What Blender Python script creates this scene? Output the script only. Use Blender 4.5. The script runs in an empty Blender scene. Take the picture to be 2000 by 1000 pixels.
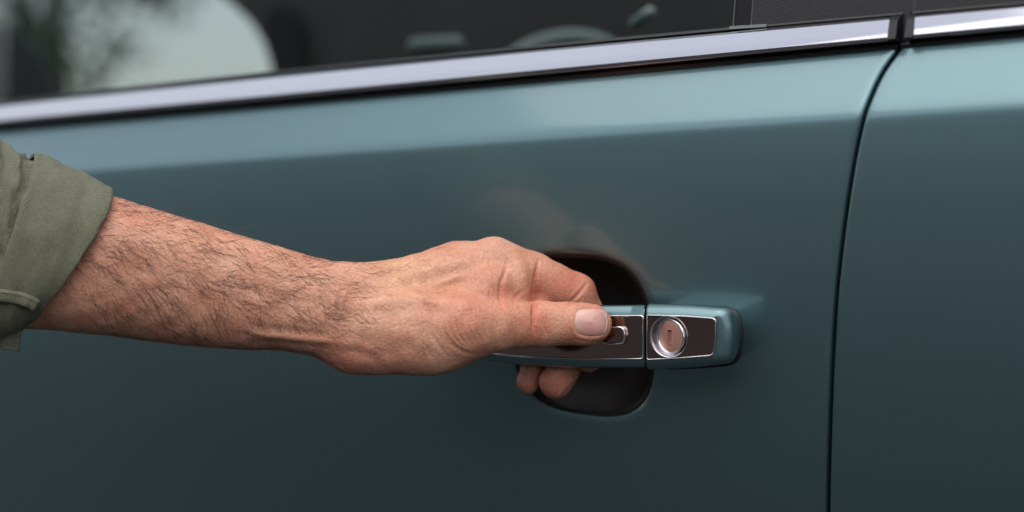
import bpy, bmesh, math, random
import numpy as np
from mathutils import Vector, Matrix, noise

random.seed(7)
rng = np.random.default_rng(7)
S = bpy.context.scene
COL = S.collection
R_ = math.radians

# ------------------------------------------------------------------ camera
FPX = 3000.0            # focal length in photograph pixels (2000 wide)
YAW, PITCH = R_(36), R_(4)
D0 = 0.78               # distance of the focus plane (hand, handle)
PXM = FPX / D0          # pixels per metre on the focus plane
FW = np.array([-math.sin(YAW) * math.cos(PITCH), math.cos(YAW) * math.cos(PITCH), -math.sin(PITCH)])
RT = np.array([math.cos(YAW), math.sin(YAW), 0.0])
UP = np.cross(RT, FW)
HANDLE = np.array([0.0, -0.045, 0.90])
CAM = HANDLE - D0 * (FW + RT * (180 / FPX) - UP * (150 / FPX))
cd = bpy.data.cameras.new('camera')
cam = bpy.data.objects.new('camera', cd)
COL.objects.link(cam)
cam.matrix_world = Matrix(((RT[0], UP[0], -FW[0], CAM[0]), (RT[1], UP[1], -FW[1], CAM[1]),
                           (RT[2], UP[2], -FW[2], CAM[2]), (0, 0, 0, 1)))
cd.sensor_width = 36
cd.lens = 36 * FPX / 2000
cd.clip_start, cd.clip_end = 0.02, 600
cd.dof.use_dof = True
cd.dof.focus_distance = D0 + 0.012
cd.dof.aperture_fstop = 3.4
S.camera = cam

# ------------------------------------------------------------------ sky, sun, exposure
SUN_EL, SUN_AZ = R_(66), R_(165)
w = bpy.data.worlds.new('World')
S.world = w
w.use_nodes = True
nt = w.node_tree
bg = nt.nodes['Background']
sky = nt.nodes.new('ShaderNodeTexSky')
sky.sky_type = 'NISHITA'
sky.sun_disc = False
sky.sun_elevation = SUN_EL
sky.sun_rotation = SUN_AZ
sky.dust_density = 1.0
hs = nt.nodes.new('ShaderNodeHueSaturation')      # overcast: less blue
hs.inputs['Saturation'].default_value = 0.35
nt.links.new(sky.outputs[0], hs.inputs['Color'])
nt.links.new(hs.outputs[0], bg.inputs[0])
bg.inputs[1].default_value = 0.12
sd = bpy.data.lights.new('sun', 'SUN')
sun = bpy.data.objects.new('sun', sd)
COL.objects.link(sun)
sd.energy = 1.4
sd.angle = R_(90)
sd.color = (1, 0.96, 0.9)
sdir = Vector((math.sin(SUN_AZ) * math.cos(SUN_EL), math.cos(SUN_AZ) * math.cos(SUN_EL), math.sin(SUN_EL)))
sun.rotation_euler = sdir.to_track_quat('Z', 'Y').to_euler()
S.view_settings.view_transform = 'Standard'
S.view_settings.look = 'None'
S.view_settings.gamma = 1
S.view_settings.exposure = 0.82
S.render.engine = 'CYCLES'
S.cycles.use_denoising = True
S.cycles.max_bounces = 8
S.cycles.caustics_reflective = False
S.cycles.caustics_refractive = False

# ------------------------------------------------------------------ helpers
def ray(px, py):
    return FW + RT * ((px - 1000) / FPX) - UP * ((py - 500) / FPX)

def at_y(px, py, y):
    d = ray(px, py)
    return CAM + d * ((y - CAM[1]) / d[1])

def to_world(P):
    """(photo px, photo py, depth towards the camera in focus-plane pixels) -> metres"""
    P = np.asarray(P, float)
    t = D0 + 0.0200 - P[:, 2] / PXM
    d = FW[None] + RT[None] * ((P[:, 0:1] - 1000) / FPX) - UP[None] * ((P[:, 1:2] - 500) / FPX)
    return CAM[None] + d * t[:, None]

def obj(name, verts, faces, mat=None, parent=None, smooth=True, sharp=None):
    me = bpy.data.meshes.new(name)
    me.from_pydata([tuple(map(float, v)) for v in verts], [], [tuple(map(int, f)) for f in faces])
    me.update()
    bm = bmesh.new(); bm.from_mesh(me)
    bmesh.ops.recalc_face_normals(bm, faces=bm.faces)
    bm.to_mesh(me); bm.free()
    if smooth:
        me.polygons.foreach_set('use_smooth', [True] * len(me.polygons))
        if sharp:
            me.set_sharp_from_angle(angle=R_(sharp))
    o = bpy.data.objects.new(name, me)
    COL.objects.link(o)
    if mat: me.materials.append(mat)
    if parent: o.parent = parent
    return o

def tag(o, label=None, cat=None, group=None, kind=None):
    for k, v in (('label', label), ('category', cat), ('group', group), ('kind', kind)):
        if v: o[k] = v
    return o

def grid_faces(nr, nc, wrap_c=False, base=0):
    f = []
    for i in range(nr - 1):
        for j in range(nc if wrap_c else nc - 1):
            k = (j + 1) % nc
            f.append((base + i * nc + j, base + i * nc + k, base + (i + 1) * nc + k, base + (i + 1) * nc + j))
    return f

def join_mesh(parts):
    V, F = [], []
    for v, f in parts:
        b = len(V)
        V += [tuple(p) for p in v]
        F += [tuple(i + b for i in q) for q in f]
    return V, F

def box(lo, hi):
    x0, y0, z0 = lo; x1, y1, z1 = hi
    v = [(x0, y0, z0), (x1, y0, z0), (x1, y1, z0), (x0, y1, z0), (x0, y0, z1), (x1, y0, z1), (x1, y1, z1), (x0, y1, z1)]
    return v, [(0, 3, 2, 1), (4, 5, 6, 7), (0, 1, 5, 4), (1, 2, 6, 5), (2, 3, 7, 6), (3, 0, 4, 7)]

def tube(pts, radii, n=12, cap=True):
    pts = [Vector(p) for p in pts]
    V, F = [], []
    up = Vector((0.13, 0.2, 1)).normalized()
    for i, p in enumerate(pts):
        t = (pts[min(i + 1, len(pts) - 1)] - pts[max(i - 1, 0)]).normalized()
        a = t.cross(up).normalized(); b = t.cross(a)
        for k in range(n):
            c = 2 * math.pi * k / n
            V.append(p + (a * math.cos(c) + b * math.sin(c)) * radii[i])
    F = grid_faces(len(pts), n, True)
    if cap:
        F.append(tuple(range(n))); F.append(tuple(range((len(pts) - 1) * n, len(pts) * n)))
    return V, F

# ------------------------------------------------------------------ materials
def mat(name, color, rough=0.5, metal=0.0, coat=0.0, spec=0.5, bump=None, vary=None, coat_rough=0.03, **kw):
    m = bpy.data.materials.new(name); m.use_nodes = True
    n = m.node_tree.nodes; l = m.node_tree.links
    p = n['Principled BSDF']
    p.inputs['Base Color'].default_value = (*color, 1)
    p.inputs['Roughness'].default_value = rough
    p.inputs['Metallic'].default_value = metal
    p.inputs['Coat Weight'].default_value = coat
    p.inputs['Coat Roughness'].default_value = coat_rough
    p.inputs['Specular IOR Level'].default_value = spec
    for k, v in kw.items(): p.inputs[k.replace('_', ' ')].default_value = v
    tc = n.new('ShaderNodeTexCoord')
    if vary:
        sc, amt = vary
        t = n.new('ShaderNodeTexNoise'); t.inputs['Scale'].default_value = sc; t.inputs['Detail'].default_value = 6
        l.new(tc.outputs['Object'], t.inputs['Vector'])
        mr = n.new('ShaderNodeMapRange'); mr.inputs[1].default_value = 0.25; mr.inputs[2].default_value = 0.75
        mr.inputs[3].default_value = 1 - amt; mr.inputs[4].default_value = 1 + amt
        l.new(t.outputs['Fac'], mr.inputs[0])
        mx = n.new('ShaderNodeMix'); mx.data_type = 'RGBA'; mx.blend_type = 'MULTIPLY'; mx.inputs[0].default_value = 1
        mx.inputs[6].default_value = (*color, 1)
        l.new(mr.outputs[0], mx.inputs[7]); l.new(mx.outputs[2], p.inputs['Base Color'])
    if bump:
        sc, st, dist = bump
        t = n.new('ShaderNodeTexNoise'); t.inputs['Scale'].default_value = sc; t.inputs['Detail'].default_value = 4
        l.new(tc.outputs['Object'], t.inputs['Vector'])
        b = n.new('ShaderNodeBump'); b.inputs['Strength'].default_value = st; b.inputs['Distance'].default_value = dist
        l.new(t.outputs['Fac'], b.inputs['Height']); l.new(b.outputs[0], p.inputs['Normal'])
    return m

M_PAINT = mat('teal_paint', (0.128, 0.222, 0.238), 0.42, 0.88, 1.0, Coat_IOR=1.5, coat_rough=0.09, bump=(900, 0.03, 0.0002))
M_CHROME = mat('chrome', (0.57, 0.55, 0.585), 0.08, 1.0)
M_RIMCHROME = mat('bright_chrome', (0.85, 0.82, 0.84), 0.1, 1.0)
M_DARKCHROME = mat('dark_glossy_insert', (0.30, 0.21, 0.185), 0.05, 1.0)
M_BLACKRUB = mat('black_rubber', (0.012, 0.012, 0.013), 0.45, bump=(300, 0.1, 0.001))
M_BLACKGLOSS = mat('black_satin_plastic', (0.014, 0.012, 0.013), 0.28)
M_RECESS_SHADE = mat('recess_shade_black', (0.014, 0.011, 0.010), 0.38, spec=0.25, bump=(1200, 0.15, 0.0003))  # near-black colour carries the shade of the painted hollow
M_GRAIN = mat('grained_black_plastic', (0.02, 0.02, 0.022), 0.5, bump=(1500, 0.5, 0.0004))
M_GAP = mat('gap_black', (0.004, 0.004, 0.005), 0.8)
M_INTERIOR = mat('interior_plastic', (0.052, 0.046, 0.045), 0.6, vary=(6, 0.3))
M_DISH = mat('satin_chrome', (0.74, 0.72, 0.75), 0.24, 1.0)
M_BEAD = mat('grey_bead', (0.10, 0.10, 0.105), 0.35)
M_DASH = mat('dark_dashboard', (0.014, 0.020, 0.019), 0.6)
M_LOCK = mat('lock_cover_metal', (0.60, 0.32, 0.25), 0.38, 0.6, bump=(1800, 0.15, 0.0003))
M_ASPHALT = mat('asphalt', (0.024, 0.026, 0.027), 0.85, vary=(3, 0.25), bump=(250, 0.5, 0.01))
M_UNSEEN_WALL = mat('brown_streaks', (0.17, 0.15, 0.142), 0.85, vary=(1.0, 0.75))  # streaky tone put in to show up in the mirrored handle insert
_n = M_UNSEEN_WALL.node_tree.nodes; _mp = _n.new('ShaderNodeMapping'); _mp.inputs['Scale'].default_value = (0.5, 1, 7)
M_UNSEEN_WALL.node_tree.links.new(_n['Texture Coordinate'].outputs['Object'], _mp.inputs['Vector'])
M_UNSEEN_WALL.node_tree.links.new(_mp.outputs[0], _n['Noise Texture'].inputs['Vector'])
M_ROOF = mat('roof_tile', (0.10, 0.06, 0.05), 0.8, vary=(2, 0.2))
M_WINGLASS = mat('far_window_glass', (0.03, 0.035, 0.04), 0.05)
M_BARK = mat('bark', (0.06, 0.045, 0.035), 0.9, bump=(20, 0.8, 0.02))
M_LEAF = mat('leaf', (0.045, 0.085, 0.035), 0.6, vary=(4, 0.4))
M_HAIR = mat('hair_brown', (0.095, 0.047, 0.028), 0.45)
M_WHEEL = mat('steering_leather', (0.22, 0.26, 0.25), 0.3)
M_SILVER = mat('satin_silver', (0.45, 0.48, 0.47), 0.3, 0.6)

def glass_mat():
    m = bpy.data.materials.new('tinted_glass'); m.use_nodes = True
    n = m.node_tree.nodes; l = m.node_tree.links
    n.remove(n['Principled BSDF'])
    tr = n.new('ShaderNodeBsdfTransparent'); tr.inputs[0].default_value = (0.62, 0.66, 0.655, 1)
    gl = n.new('ShaderNodeBsdfGlossy'); gl.inputs['Roughness'].default_value = 0.0
    fr = n.new('ShaderNodeFresnel'); fr.inputs[0].default_value = 1.5
    mx = n.new('ShaderNodeMixShader')
    ge = n.new('ShaderNodeNewGeometry'); sb = n.new('ShaderNodeMath'); sb.operation = 'SUBTRACT'; sb.use_clamp = True
    l.new(fr.outputs[0], sb.inputs[0]); l.new(ge.outputs['Backfacing'], sb.inputs[1])
    l.new(sb.outputs[0], mx.inputs[0]); l.new(tr.outputs[0], mx.inputs[1]); l.new(gl.outputs[0], mx.inputs[2])
    l.new(mx.outputs[0], n['Material Output'].inputs[0])
    return m
M_GLASS = glass_mat()

def skin_mat():
    m = bpy.data.materials.new('skin'); m.use_nodes = True
    n = m.node_tree.nodes; l = m.node_tree.links
    p = n['Principled BSDF']
    at = n.new('ShaderNodeAttribute'); at.attribute_name = 'tone'       # pigment: knuckles and finger tips redder
    tc = n.new('ShaderNodeTexCoord')
    n1 = n.new('ShaderNodeTexNoise'); n1.inputs['Scale'].default_value = 70; n1.inputs['Detail'].default_value = 5
    l.new(tc.outputs['Object'], n1.inputs['Vector'])
    n2 = n.new('ShaderNodeTexNoise'); n2.inputs['Scale'].default_value = 600; n2.inputs['Detail'].default_value = 3
    l.new(tc.outputs['Object'], n2.inputs['Vector'])
    mr = n.new('ShaderNodeMapRange'); mr.inputs[1].default_value = 0.3; mr.inputs[2].default_value = 0.7
    l.new(n1.outputs['Fac'], mr.inputs[0])
    blot = n.new('ShaderNodeMix'); blot.data_type = 'RGBA'; blot.blend_type = 'MULTIPLY'; blot.inputs[0].default_value = 1
    cr = n.new('ShaderNodeMix'); cr.data_type = 'RGBA'
    cr.inputs[6].default_value = (0.90, 0.76, 0.72, 1); cr.inputs[7].default_value = (1.06, 1.10, 1.10, 1)
    l.new(mr.outputs[0], cr.inputs[0])
    l.new(at.outputs['Color'], blot.inputs[6]); l.new(cr.outputs[2], blot.inputs[7])
    mr2 = n.new('ShaderNodeMapRange'); mr2.inputs[1].default_value = 0.3; mr2.inputs[2].default_value = 0.7
    mr2.inputs[3].default_value = 0.84; mr2.inputs[4].default_value = 1.1
    l.new(n2.outputs['Fac'], mr2.inputs[0])
    b2 = n.new('ShaderNodeMix'); b2.data_type = 'RGBA'; b2.blend_type = 'MULTIPLY'; b2.inputs[0].default_value = 1
    l.new(blot.outputs[2], b2.inputs[6]); l.new(mr2.outputs[0], b2.inputs[7])
    l.new(b2.outputs[2], p.inputs['Base Color'])
    p.inputs['Roughness'].default_value = 0.5
    p.inputs['Specular IOR Level'].default_value = 0.4
    p.inputs['Subsurface Weight'].default_value = 0.12
    p.inputs['Subsurface Radius'].default_value = (1.0, 0.35, 0.2)
    p.inputs['Subsurface Scale'].default_value = 0.004
    vo = n.new('ShaderNodeTexVoronoi'); vo.inputs['Scale'].default_value = 1100
    mp = n.new('ShaderNodeMapping'); mp.inputs['Scale'].default_value = (0.6, 1, 1.3)
    l.new(tc.outputs['Object'], mp.inputs['Vector']); l.new(mp.outputs[0], vo.inputs['Vector'])
    n3 = n.new('ShaderNodeTexNoise'); n3.inputs['Scale'].default_value = 260; n3.inputs['Detail'].default_value = 5
    l.new(mp.outputs[0], n3.inputs['Vector'])
    ad = n.new('ShaderNodeMath'); ad.operation = 'MULTIPLY_ADD'; ad.inputs[1].default_value = 0.6
    l.new(vo.outputs['Distance'], ad.inputs[0]); l.new(n3.outputs['Fac'], ad.inputs[2])
    ve = n.new('ShaderNodeTexVoronoi'); ve.feature = 'DISTANCE_TO_EDGE'; ve.inputs['Scale'].default_value = 520
    mq = n.new('ShaderNodeMapping'); mq.inputs['Scale'].default_value = (1.0, 1.0, 0.7); mq.inputs['Rotation'].default_value = (0, R_(25), 0)
    nd = n.new('ShaderNodeTexNoise'); nd.inputs['Scale'].default_value = 160; nd.inputs['Detail'].default_value = 3
    l.new(tc.outputs['Object'], nd.inputs['Vector'])
    vm = n.new('ShaderNodeVectorMath'); vm.operation = 'MULTIPLY_ADD'; vm.inputs[1].default_value = (0.004, 0.004, 0.004)
    l.new(nd.outputs['Color'], vm.inputs[0]); l.new(tc.outputs['Object'], vm.inputs[2])
    l.new(vm.outputs[0], mq.inputs['Vector']); l.new(mq.outputs[0], ve.inputs['Vector'])
    ml = n.new('ShaderNodeMapRange'); ml.inputs[1].default_value = 0.0; ml.inputs[2].default_value = 0.22; ml.inputs[3].default_value = -0.9; ml.inputs[4].default_value = 0.0
    l.new(ve.outputs['Distance'], ml.inputs[0])
    a3 = n.new('ShaderNodeMath'); a3.operation = 'ADD'
    l.new(ad.outputs[0], a3.inputs[0]); l.new(ml.outputs[0], a3.inputs[1])
    ad = a3
    b = n.new('ShaderNodeBump'); b.inputs['Strength'].default_value = 0.4; b.inputs['Distance'].default_value = 0.0003
    l.new(ad.outputs[0], b.inputs['Height']); l.new(b.outputs[0], p.inputs['Normal'])
    return m
M_SKIN = skin_mat()
M_NAIL = mat('nail', (0.66, 0.335, 0.275), 0.3, coat=0.5, vary=(300, 0.05), Subsurface_Weight=0.2, Subsurface_Scale=0.002)
_n = M_NAIL.node_tree.nodes; _a = _n.new('ShaderNodeAttribute'); _a.attribute_name = 'tone'
M_NAIL.node_tree.links.new(_a.outputs['Color'], _n['Mix'].inputs[6])
M_NAILTIP = mat('nail_free_edge', (0.74, 0.58, 0.50), 0.35)

def cloth_mat():
    m = mat('olive_cotton', (0.158, 0.160, 0.106), 0.9, spec=0.15, vary=(600, 0.18))
    n = m.node_tree.nodes; l = m.node_tree.links
    p = n['Principled BSDF']
    tc = n['Texture Coordinate']
    wv = []
    for d in ('X', 'Z'):
        t = n.new('ShaderNodeTexWave'); t.bands_direction = d; t.inputs['Scale'].default_value = 420
        t.inputs['Distortion'].default_value = 1.2; t.inputs['Detail'].default_value = 1
        l.new(tc.outputs['Object'], t.inputs['Vector']); wv.append(t)
    a = n.new('ShaderNodeMath'); a.operation = 'ADD'
    l.new(wv[0].outputs['Fac'], a.inputs[0]); l.new(wv[1].outputs['Fac'], a.inputs[1])
    ns = n.new('ShaderNodeTexNoise'); ns.inputs['Scale'].default_value = 900; ns.inputs['Detail'].default_value = 3
    l.new(tc.outputs['Object'], ns.inputs['Vector'])
    a2 = n.new('ShaderNodeMath'); a2.operation = 'MULTIPLY_ADD'; a2.inputs[1].default_value = 1.5
    l.new(ns.outputs['Fac'], a2.inputs[0]); l.new(a.outputs[0], a2.inputs[2])
    b = n.new('ShaderNodeBump'); b.inputs['Strength'].default_value = 0.6; b.inputs['Distance'].default_value = 0.0006
    l.new(a2.outputs[0], b.inputs['Height']); l.new(b.outputs[0], p.inputs['Normal'])
    p.inputs['Sheen Weight'].default_value = 0.12
    p.inputs['Sheen Roughness'].default_value = 0.5
    return m
M_CLOTH = cloth_mat()
M_THREAD = mat('thread', (0.20, 0.215, 0.15), 0.9)

# ------------------------------------------------------------------ ground and a facade added out of view for the car's reflections
g = obj('ground', [(-250, -250, 0), (250, -250, 0), (250, 250, 0), (-250, 250, 0)], [(0, 1, 2, 3)], M_ASPHALT, smooth=False)
tag(g, kind='structure')

bl = bpy.data.objects.new('unseen_building', None); COL.objects.link(bl); bl.location = (-6, -16, 0)  # unseen; added so paint, glass and chrome have something dark to mirror
tag(bl, 'long brown facade added out of view, mirrored as a dark band in the car panels', 'unseen_building')
v, f = box((-22, -4, 0), (26, 0, 5.6)); obj('unseen_wall', v, f, M_UNSEEN_WALL, bl, False)
v = [(-22.5, 0.5, 5.6), (26.5, 0.5, 5.6), (26.5, -4.5, 5.6), (-22.5, -4.5, 5.6), (-22.5, -2, 6.6), (26.5, -2, 6.6)]
obj('unseen_roof', v, [(0, 1, 5, 4), (2, 3, 4, 5), (1, 2, 5), (3, 0, 4), (0, 3, 2, 1)], M_ROOF, bl, False)
for i in range(14):
    x = -18 + (i % 7) * 6; z = 0.9 + 2.5 * (i // 7)
    v, f = box((x, 0.003, z), (x + 1.6, 0.06, z + 1.7)); fr = obj('unseen_window', v, f, M_BLACKRUB, bl, False)
    v, f = box((x + 0.08, 0.063, z + 0.08), (x + 1.52, 0.07, z + 1.62)); obj('pane', v, f, M_WINGLASS, fr, False)

# ------------------------------------------------------------------ car: the lines of the door, read off and set on its side
def fit(pts, y, deg=2):
    P = np.array([at_y(a, b, y) for a, b in pts])
    c = np.polyfit(P[:, 0], P[:, 2], deg)
    d_ = np.polyder(c); XE = -0.68            # straight on beyond the frame
    return lambda x: np.where(np.asarray(x) < XE, np.polyval(c, XE) + np.polyval(d_, XE) * (np.asarray(x) - XE), np.polyval(c, x))

z_crease = fit([(340, 309), (700, 287), (1000, 264), (1250, 246), (1680, 216), (2000, 189)], 0.0, 1)
TY = 0.0036
Y_BELT = 0.016
z_belt = fit([(0, 251), (500, 213), (1000, 163), (1400, 131), (1755, 98), (2000, 72)], Y_BELT, 2)
z_ctop = fit([(0, 201), (500, 143), (1000, 102), (1400, 64), (1750, 32), (2000, 3)], 0.0145, 2)
z_cbot = fit([(0, 240), (500, 201), (1000, 149), (1400, 116), (1750, 83), (2000, 56)], 0.0125, 2)

# section of the door skin: tilt of the surface against height over the crease
_s = np.linspace(-0.75, 0.10, 1701)
_t = np.interp(_s, [-0.75, -0.50, -0.30, -0.20, -0.12, -0.05, -0.006, 0.003, 0.03, 0.10],
               np.radians([-16, -21, -20, -15, -8, -1.5, 2.5, 27, 29, 34]))
_k = np.exp(-0.5 * (np.arange(-9, 10) / 3.0) ** 2); _k /= _k.sum()
_t = np.convolve(np.pad(_t, 9, mode='edge'), _k, mode='valid')
_y = np.concatenate([[0], np.cumsum(np.tan((_t[1:] + _t[:-1]) / 2) * np.diff(_s))])
_y -= np.interp(0.0, _s, _y)

def door_y0(x, z):
    return np.interp(z - z_crease(x), _s, _y) + 0.012 * (x / 0.6) ** 2

def on_door(px, py):
    y = 0.0
    for _ in range(12):
        p = at_y(px, py, y); y = float(door_y0(p[0], p[2]))
    return p

CUP = on_door(1128, 655); CUP_R = 0.0455
def door_y(x, z):
    y = door_y0(x, z)
    dx, dz = (x - CUP[0]) / (CUP_R * 1.04), (z - CUP[2]) / CUP_R
    r = (np.abs(dx) ** 2.9 + np.abs(dz) ** 2.9) ** (1 / 2.9)
    q = np.clip(1 - r, -0.12, 1)
    q = np.where(q < 0.08, np.where(q > -0.08, (q + 0.08) ** 2 / 0.32, 0), q)      # rolled rim
    q = np.clip(q, 0, 1)
    return y + 0.026 * (1 - (1 - q) ** 2.6)

gap_px = [(1757, 99), (1745, 110), (1730, 128), (1713, 158), (1697, 196), (1688, 222), (1678, 262), (1668, 310), (1655, 390),
          (1643, 480), (1633, 570), (1626, 680), (1621, 800), (1618, 900), (1616, 1010), (1615, 1100)]
G = np.array([on_door(a, b) for a, b in gap_px])
_gz = np.linspace(0.3, 1.10, 1601)
_o = np.argsort(G[:, 2])
_gx = np.interp(_gz, G[_o, 2], G[_o, 0])
_k2 = np.exp(-0.5 * (np.arange(-24, 25) / 8.0) ** 2); _k2 /= _k2.sum()
_gx = np.convolve(np.pad(_gx, 24, mode='edge'), _k2, mode='valid')
x_gap = lambda z: np.interp(z, _gz, _gx)

Z_LOW = 0.42
def panel(name, side, parent):
    """door skin as a grid; side -1: front door, ends at the gap; +1: rear door, starts there"""
    tt = np.concatenate([np.linspace(0, 0.11, 45), np.linspace(0.113, 0.62, 190), np.linspace(0.63, 1, 20)])
    if side < 0: ss = np.concatenate([np.linspace(0, 0.6, 80), np.linspace(0.602, 1, 260)])
    else: ss = np.linspace(0, 1, 150)
    half = 0.0009; rad = 0.0028 if side < 0 else 0.0018
    X = np.zeros((len(tt), len(ss))); Z = np.zeros_like(X)
    for i, t in enumerate(tt):
        x = np.linspace(-1.4, 0.2, len(ss)); z = z_belt(x)
        for _ in range(6):
            zt = z_belt(x) + 0.001
            z = zt + t * (Z_LOW - zt)
            ge = x_gap(z) + side * (half + rad)
            x = (-1.5 + ss * (ge + 1.5)) if side < 0 else (ge + ss * (0.75 - ge))
        X[i], Z[i] = x, z
    Y = door_y(X, Z)
    # edge towards the gap: rolled round a 2.2 mm radius, then turned into the door
    ang = np.radians([22, 45, 68, 90])
    ec = X[:, -1] if side < 0 else X[:, 0]; ez = Z[:, -1] if side < 0 else Z[:, 0]; ey = Y[:, -1] if side < 0 else Y[:, 0]
    cols = [(ec - side * rad * math.sin(a), ey + rad * (1 - math.cos(a))) for a in ang] + [(ec - side * rad, ey + 0.02)]
    EX = np.stack([c[0] for c in cols], 1); EY = np.stack([c[1] for c in cols], 1); EZ = np.repeat(ez[:, None], 5, 1)
    if side < 0:
        X, Y, Z = np.hstack([X, EX]), np.hstack([Y, EY]), np.hstack([Z, EZ])
    else:
        X, Y, Z = np.hstack([EX[:, ::-1], X]), np.hstack([EY[:, ::-1], Y]), np.hstack([EZ[:, ::-1], Z])
    # top flange under the trim
    X = np.vstack([X[:1], X[:1], X]); Z = np.vstack([Z[:1] + 0.001, Z[:1] + 0.0006, Z]); Y = np.vstack([Y[:1] + 0.012, Y[:1] + 0.0008, Y])
    V = np.stack([X, Y, Z], -1).reshape(-1, 3)
    return obj(name, V, grid_faces(*X.shape), M_PAINT, parent)

def recess_shade(parent):  # dark sheet laid over the bowl in place of its shade
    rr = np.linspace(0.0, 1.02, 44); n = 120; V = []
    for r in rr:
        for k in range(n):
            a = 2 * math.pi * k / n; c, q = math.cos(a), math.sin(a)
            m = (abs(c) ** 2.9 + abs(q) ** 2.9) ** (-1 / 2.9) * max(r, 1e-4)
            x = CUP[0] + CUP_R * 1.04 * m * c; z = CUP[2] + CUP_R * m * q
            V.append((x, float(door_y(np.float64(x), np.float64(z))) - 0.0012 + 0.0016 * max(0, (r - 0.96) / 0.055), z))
    return obj('recess_shade_lining', V, grid_faces(44, n, True), M_RECESS_SHADE, parent)
car = bpy.data.objects.new('car', None); COL.objects.link(car)
tag(car, 'teal metallic car with chrome window trim, its door handle held by the hand', 'car')
front_door = panel('front_door', -1, car)
rear_door = panel('rear_door', 1, car)
recess_shade(front_door)
# dark jamb behind the gap
zz = np.linspace(Z_LOW, 1.06, 60)
V = []
for z in zz:
    x = float(x_gap(z)); y = float(door_y0(x, min(z, float(z_belt(x)))))
    V += [(x - 0.02, y + 0.017, z), (x + 0.02, y + 0.017, z), (x + 0.02, y + 0.03, z), (x - 0.02, y + 0.03, z)]
obj('door_jamb', V, grid_faces(60, 4, True) + [(0, 1, 2, 3), (236, 237, 238, 239)], M_GAP, car)

def sweep(name, x0, x1, prof, lo, hi, m, parent, n=60, shear=0.0, cap=True, sharp=35, dy=lambda x: 0.012 * (x / 0.6) ** 2):
    """profile points (a, y): a runs from the line lo (0) to the line hi (1)"""
    V = []
    for x in np.linspace(x0, x1, n):
        for a, y in prof:
            z = lo(x) + a * (hi(x) - lo(x))
            V.append((x + shear * a, y + TY + dy(x), z))
    k = len(prof)
    F = grid_faces(n, k, True)
    if cap: F += [tuple(range(k)), tuple(range((n - 1) * k, n * k))]
    return obj(name, V, F, m, parent, sharp=sharp)

xg_top = float(at_y(1762, 60, 0.0125)[0])
EDGE = 0.0022
XL = float(at_y(1757, 90, 0.0155)[0])
ch = [(0.0, 0.018), (0.0, 0.0100), (0.02, 0.0076), (0.045, 0.0065), (0.055, 0.0064), (0.06, 0.00638), (0.19, 0.00645), (0.20, 0.00648), (0.215, 0.00655), (0.5, 0.00722), (0.84, 0.0080), (0.91, 0.0096), (0.96, 0.0122), (1.0, 0.017), (1.0, 0.024)]
low = [(-0.02, 0.022), (-0.02, 0.012), (0.12, 0.0108), (0.5, 0.0102), (0.85, 0.0112), (1.0, 0.0135), (1.0, 0.022)]
seal = [(0.98, 0.026), (0.99, 0.0165), (1.05, 0.0145), (1.12, 0.0150), (1.17, 0.0180), (1.17, 0.026)]
for nm, xa, xb, par in (('front', -1.5, xg_top - EDGE, front_door), ('rear', xg_top + EDGE, 0.75, rear_door)):
    n = 80 if nm == 'front' else 40
    ca, cb = (xa, xb - 0.0042) if nm == 'front' else (xa + 0.0042, xb)
    sweep('chrome_trim', ca, cb, ch, z_cbot, z_ctop, M_CHROME, par, n)
    sweep('trim_strip', xa if nm == 'front' else XL + 0.0006, XL - 0.0006 if nm == 'front' else xb, low, z_belt, z_cbot, M_BLACKGLOSS, par, n)
    sweep('window_seal', xa, xb, seal, z_cbot, z_ctop, M_BLACKRUB, par, n)
    ea, eb = (xb - 0.0042, xb) if nm == 'front' else (xa, xa + 0.0042)
    cap = [(0.0, 0.022), (0.0, 0.0088), (0.1, 0.0054), (0.8, 0.0080), (1.0, 0.0120), (1.1, 0.024)]
    sweep('trim_end_cap', ea, eb, cap, z_cbot, z_ctop, M_BLACKRUB, par, 4, shear=0.0)

sweep('trim_joint', xg_top - EDGE - 0.002, xg_top + EDGE + 0.002, [(-0.2, 0.030), (-0.2, 0.0165), (0.0, 0.0150), (1.0, 0.0165), (1.1, 0.03)], z_cbot, z_ctop, M_GAP, front_door, 4)
# window glass, pillar panels above the belt line
GY, TUMBLE = 0.0255, math.tan(R_(3))
def above(px, py, dy=0.0):
    """a point of the glass plane (leaning in) under a photo pixel"""
    y = GY
    for _ in range(12):
        p = at_y(px, py, y + dy); y = GY + (p[2] - z_ctop(p[0])) * TUMBLE + 0.012 * (p[0] / 0.6) ** 2
    return p
def slab(name, xa_bot, xa_top, xb_bot, xb_top, h, y_off, thick, m, parent, nseg=24, below=0.012):
    V = []
    for k in range(nseg + 1):
        q = k / nseg
        for j, (a, hh) in enumerate(((0, -below), (1, h))):
            x = (xa_bot, xa_top)[j] + q * ((xb_bot, xb_top)[j] - (xa_bot, xa_top)[j])
            z = float(z_ctop(x)) + hh; y = GY + y_off + hh * TUMBLE + 0.012 * (x / 0.6) ** 2
            V += [(x, y, z), (x, y + thick, z)]
    idx = [(0, 1, 3, 2)]
    F = []
    for k in range(nseg):
        a, b = 4 * k, 4 * k + 4
        F += [(a, b, b + 2, a + 2), (a + 1, a + 3, b + 3, b + 1), (a + 2, b + 2, b + 3, a + 3), (a, a + 1, b + 1, b)]
    F += [(0, 2, 3, 1), (4 * nseg, 4 * nseg + 1, 4 * nseg + 3, 4 * nseg + 2)]
    return obj(name, V, F, m, parent, smooth=False)
xp0 = above(1441, 40)[0]; xp1 = above(1478, 30)[0]; xp2 = above(1786, 15)[0]; xp3 = above(1797, 15)[0]
slab('window_glass', -1.5, -1.5, xp0 + 0.01, xp0 + 0.01, 0.42, 0.0, 0.004, M_GLASS, front_door)
LEAN = 0.02
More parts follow.
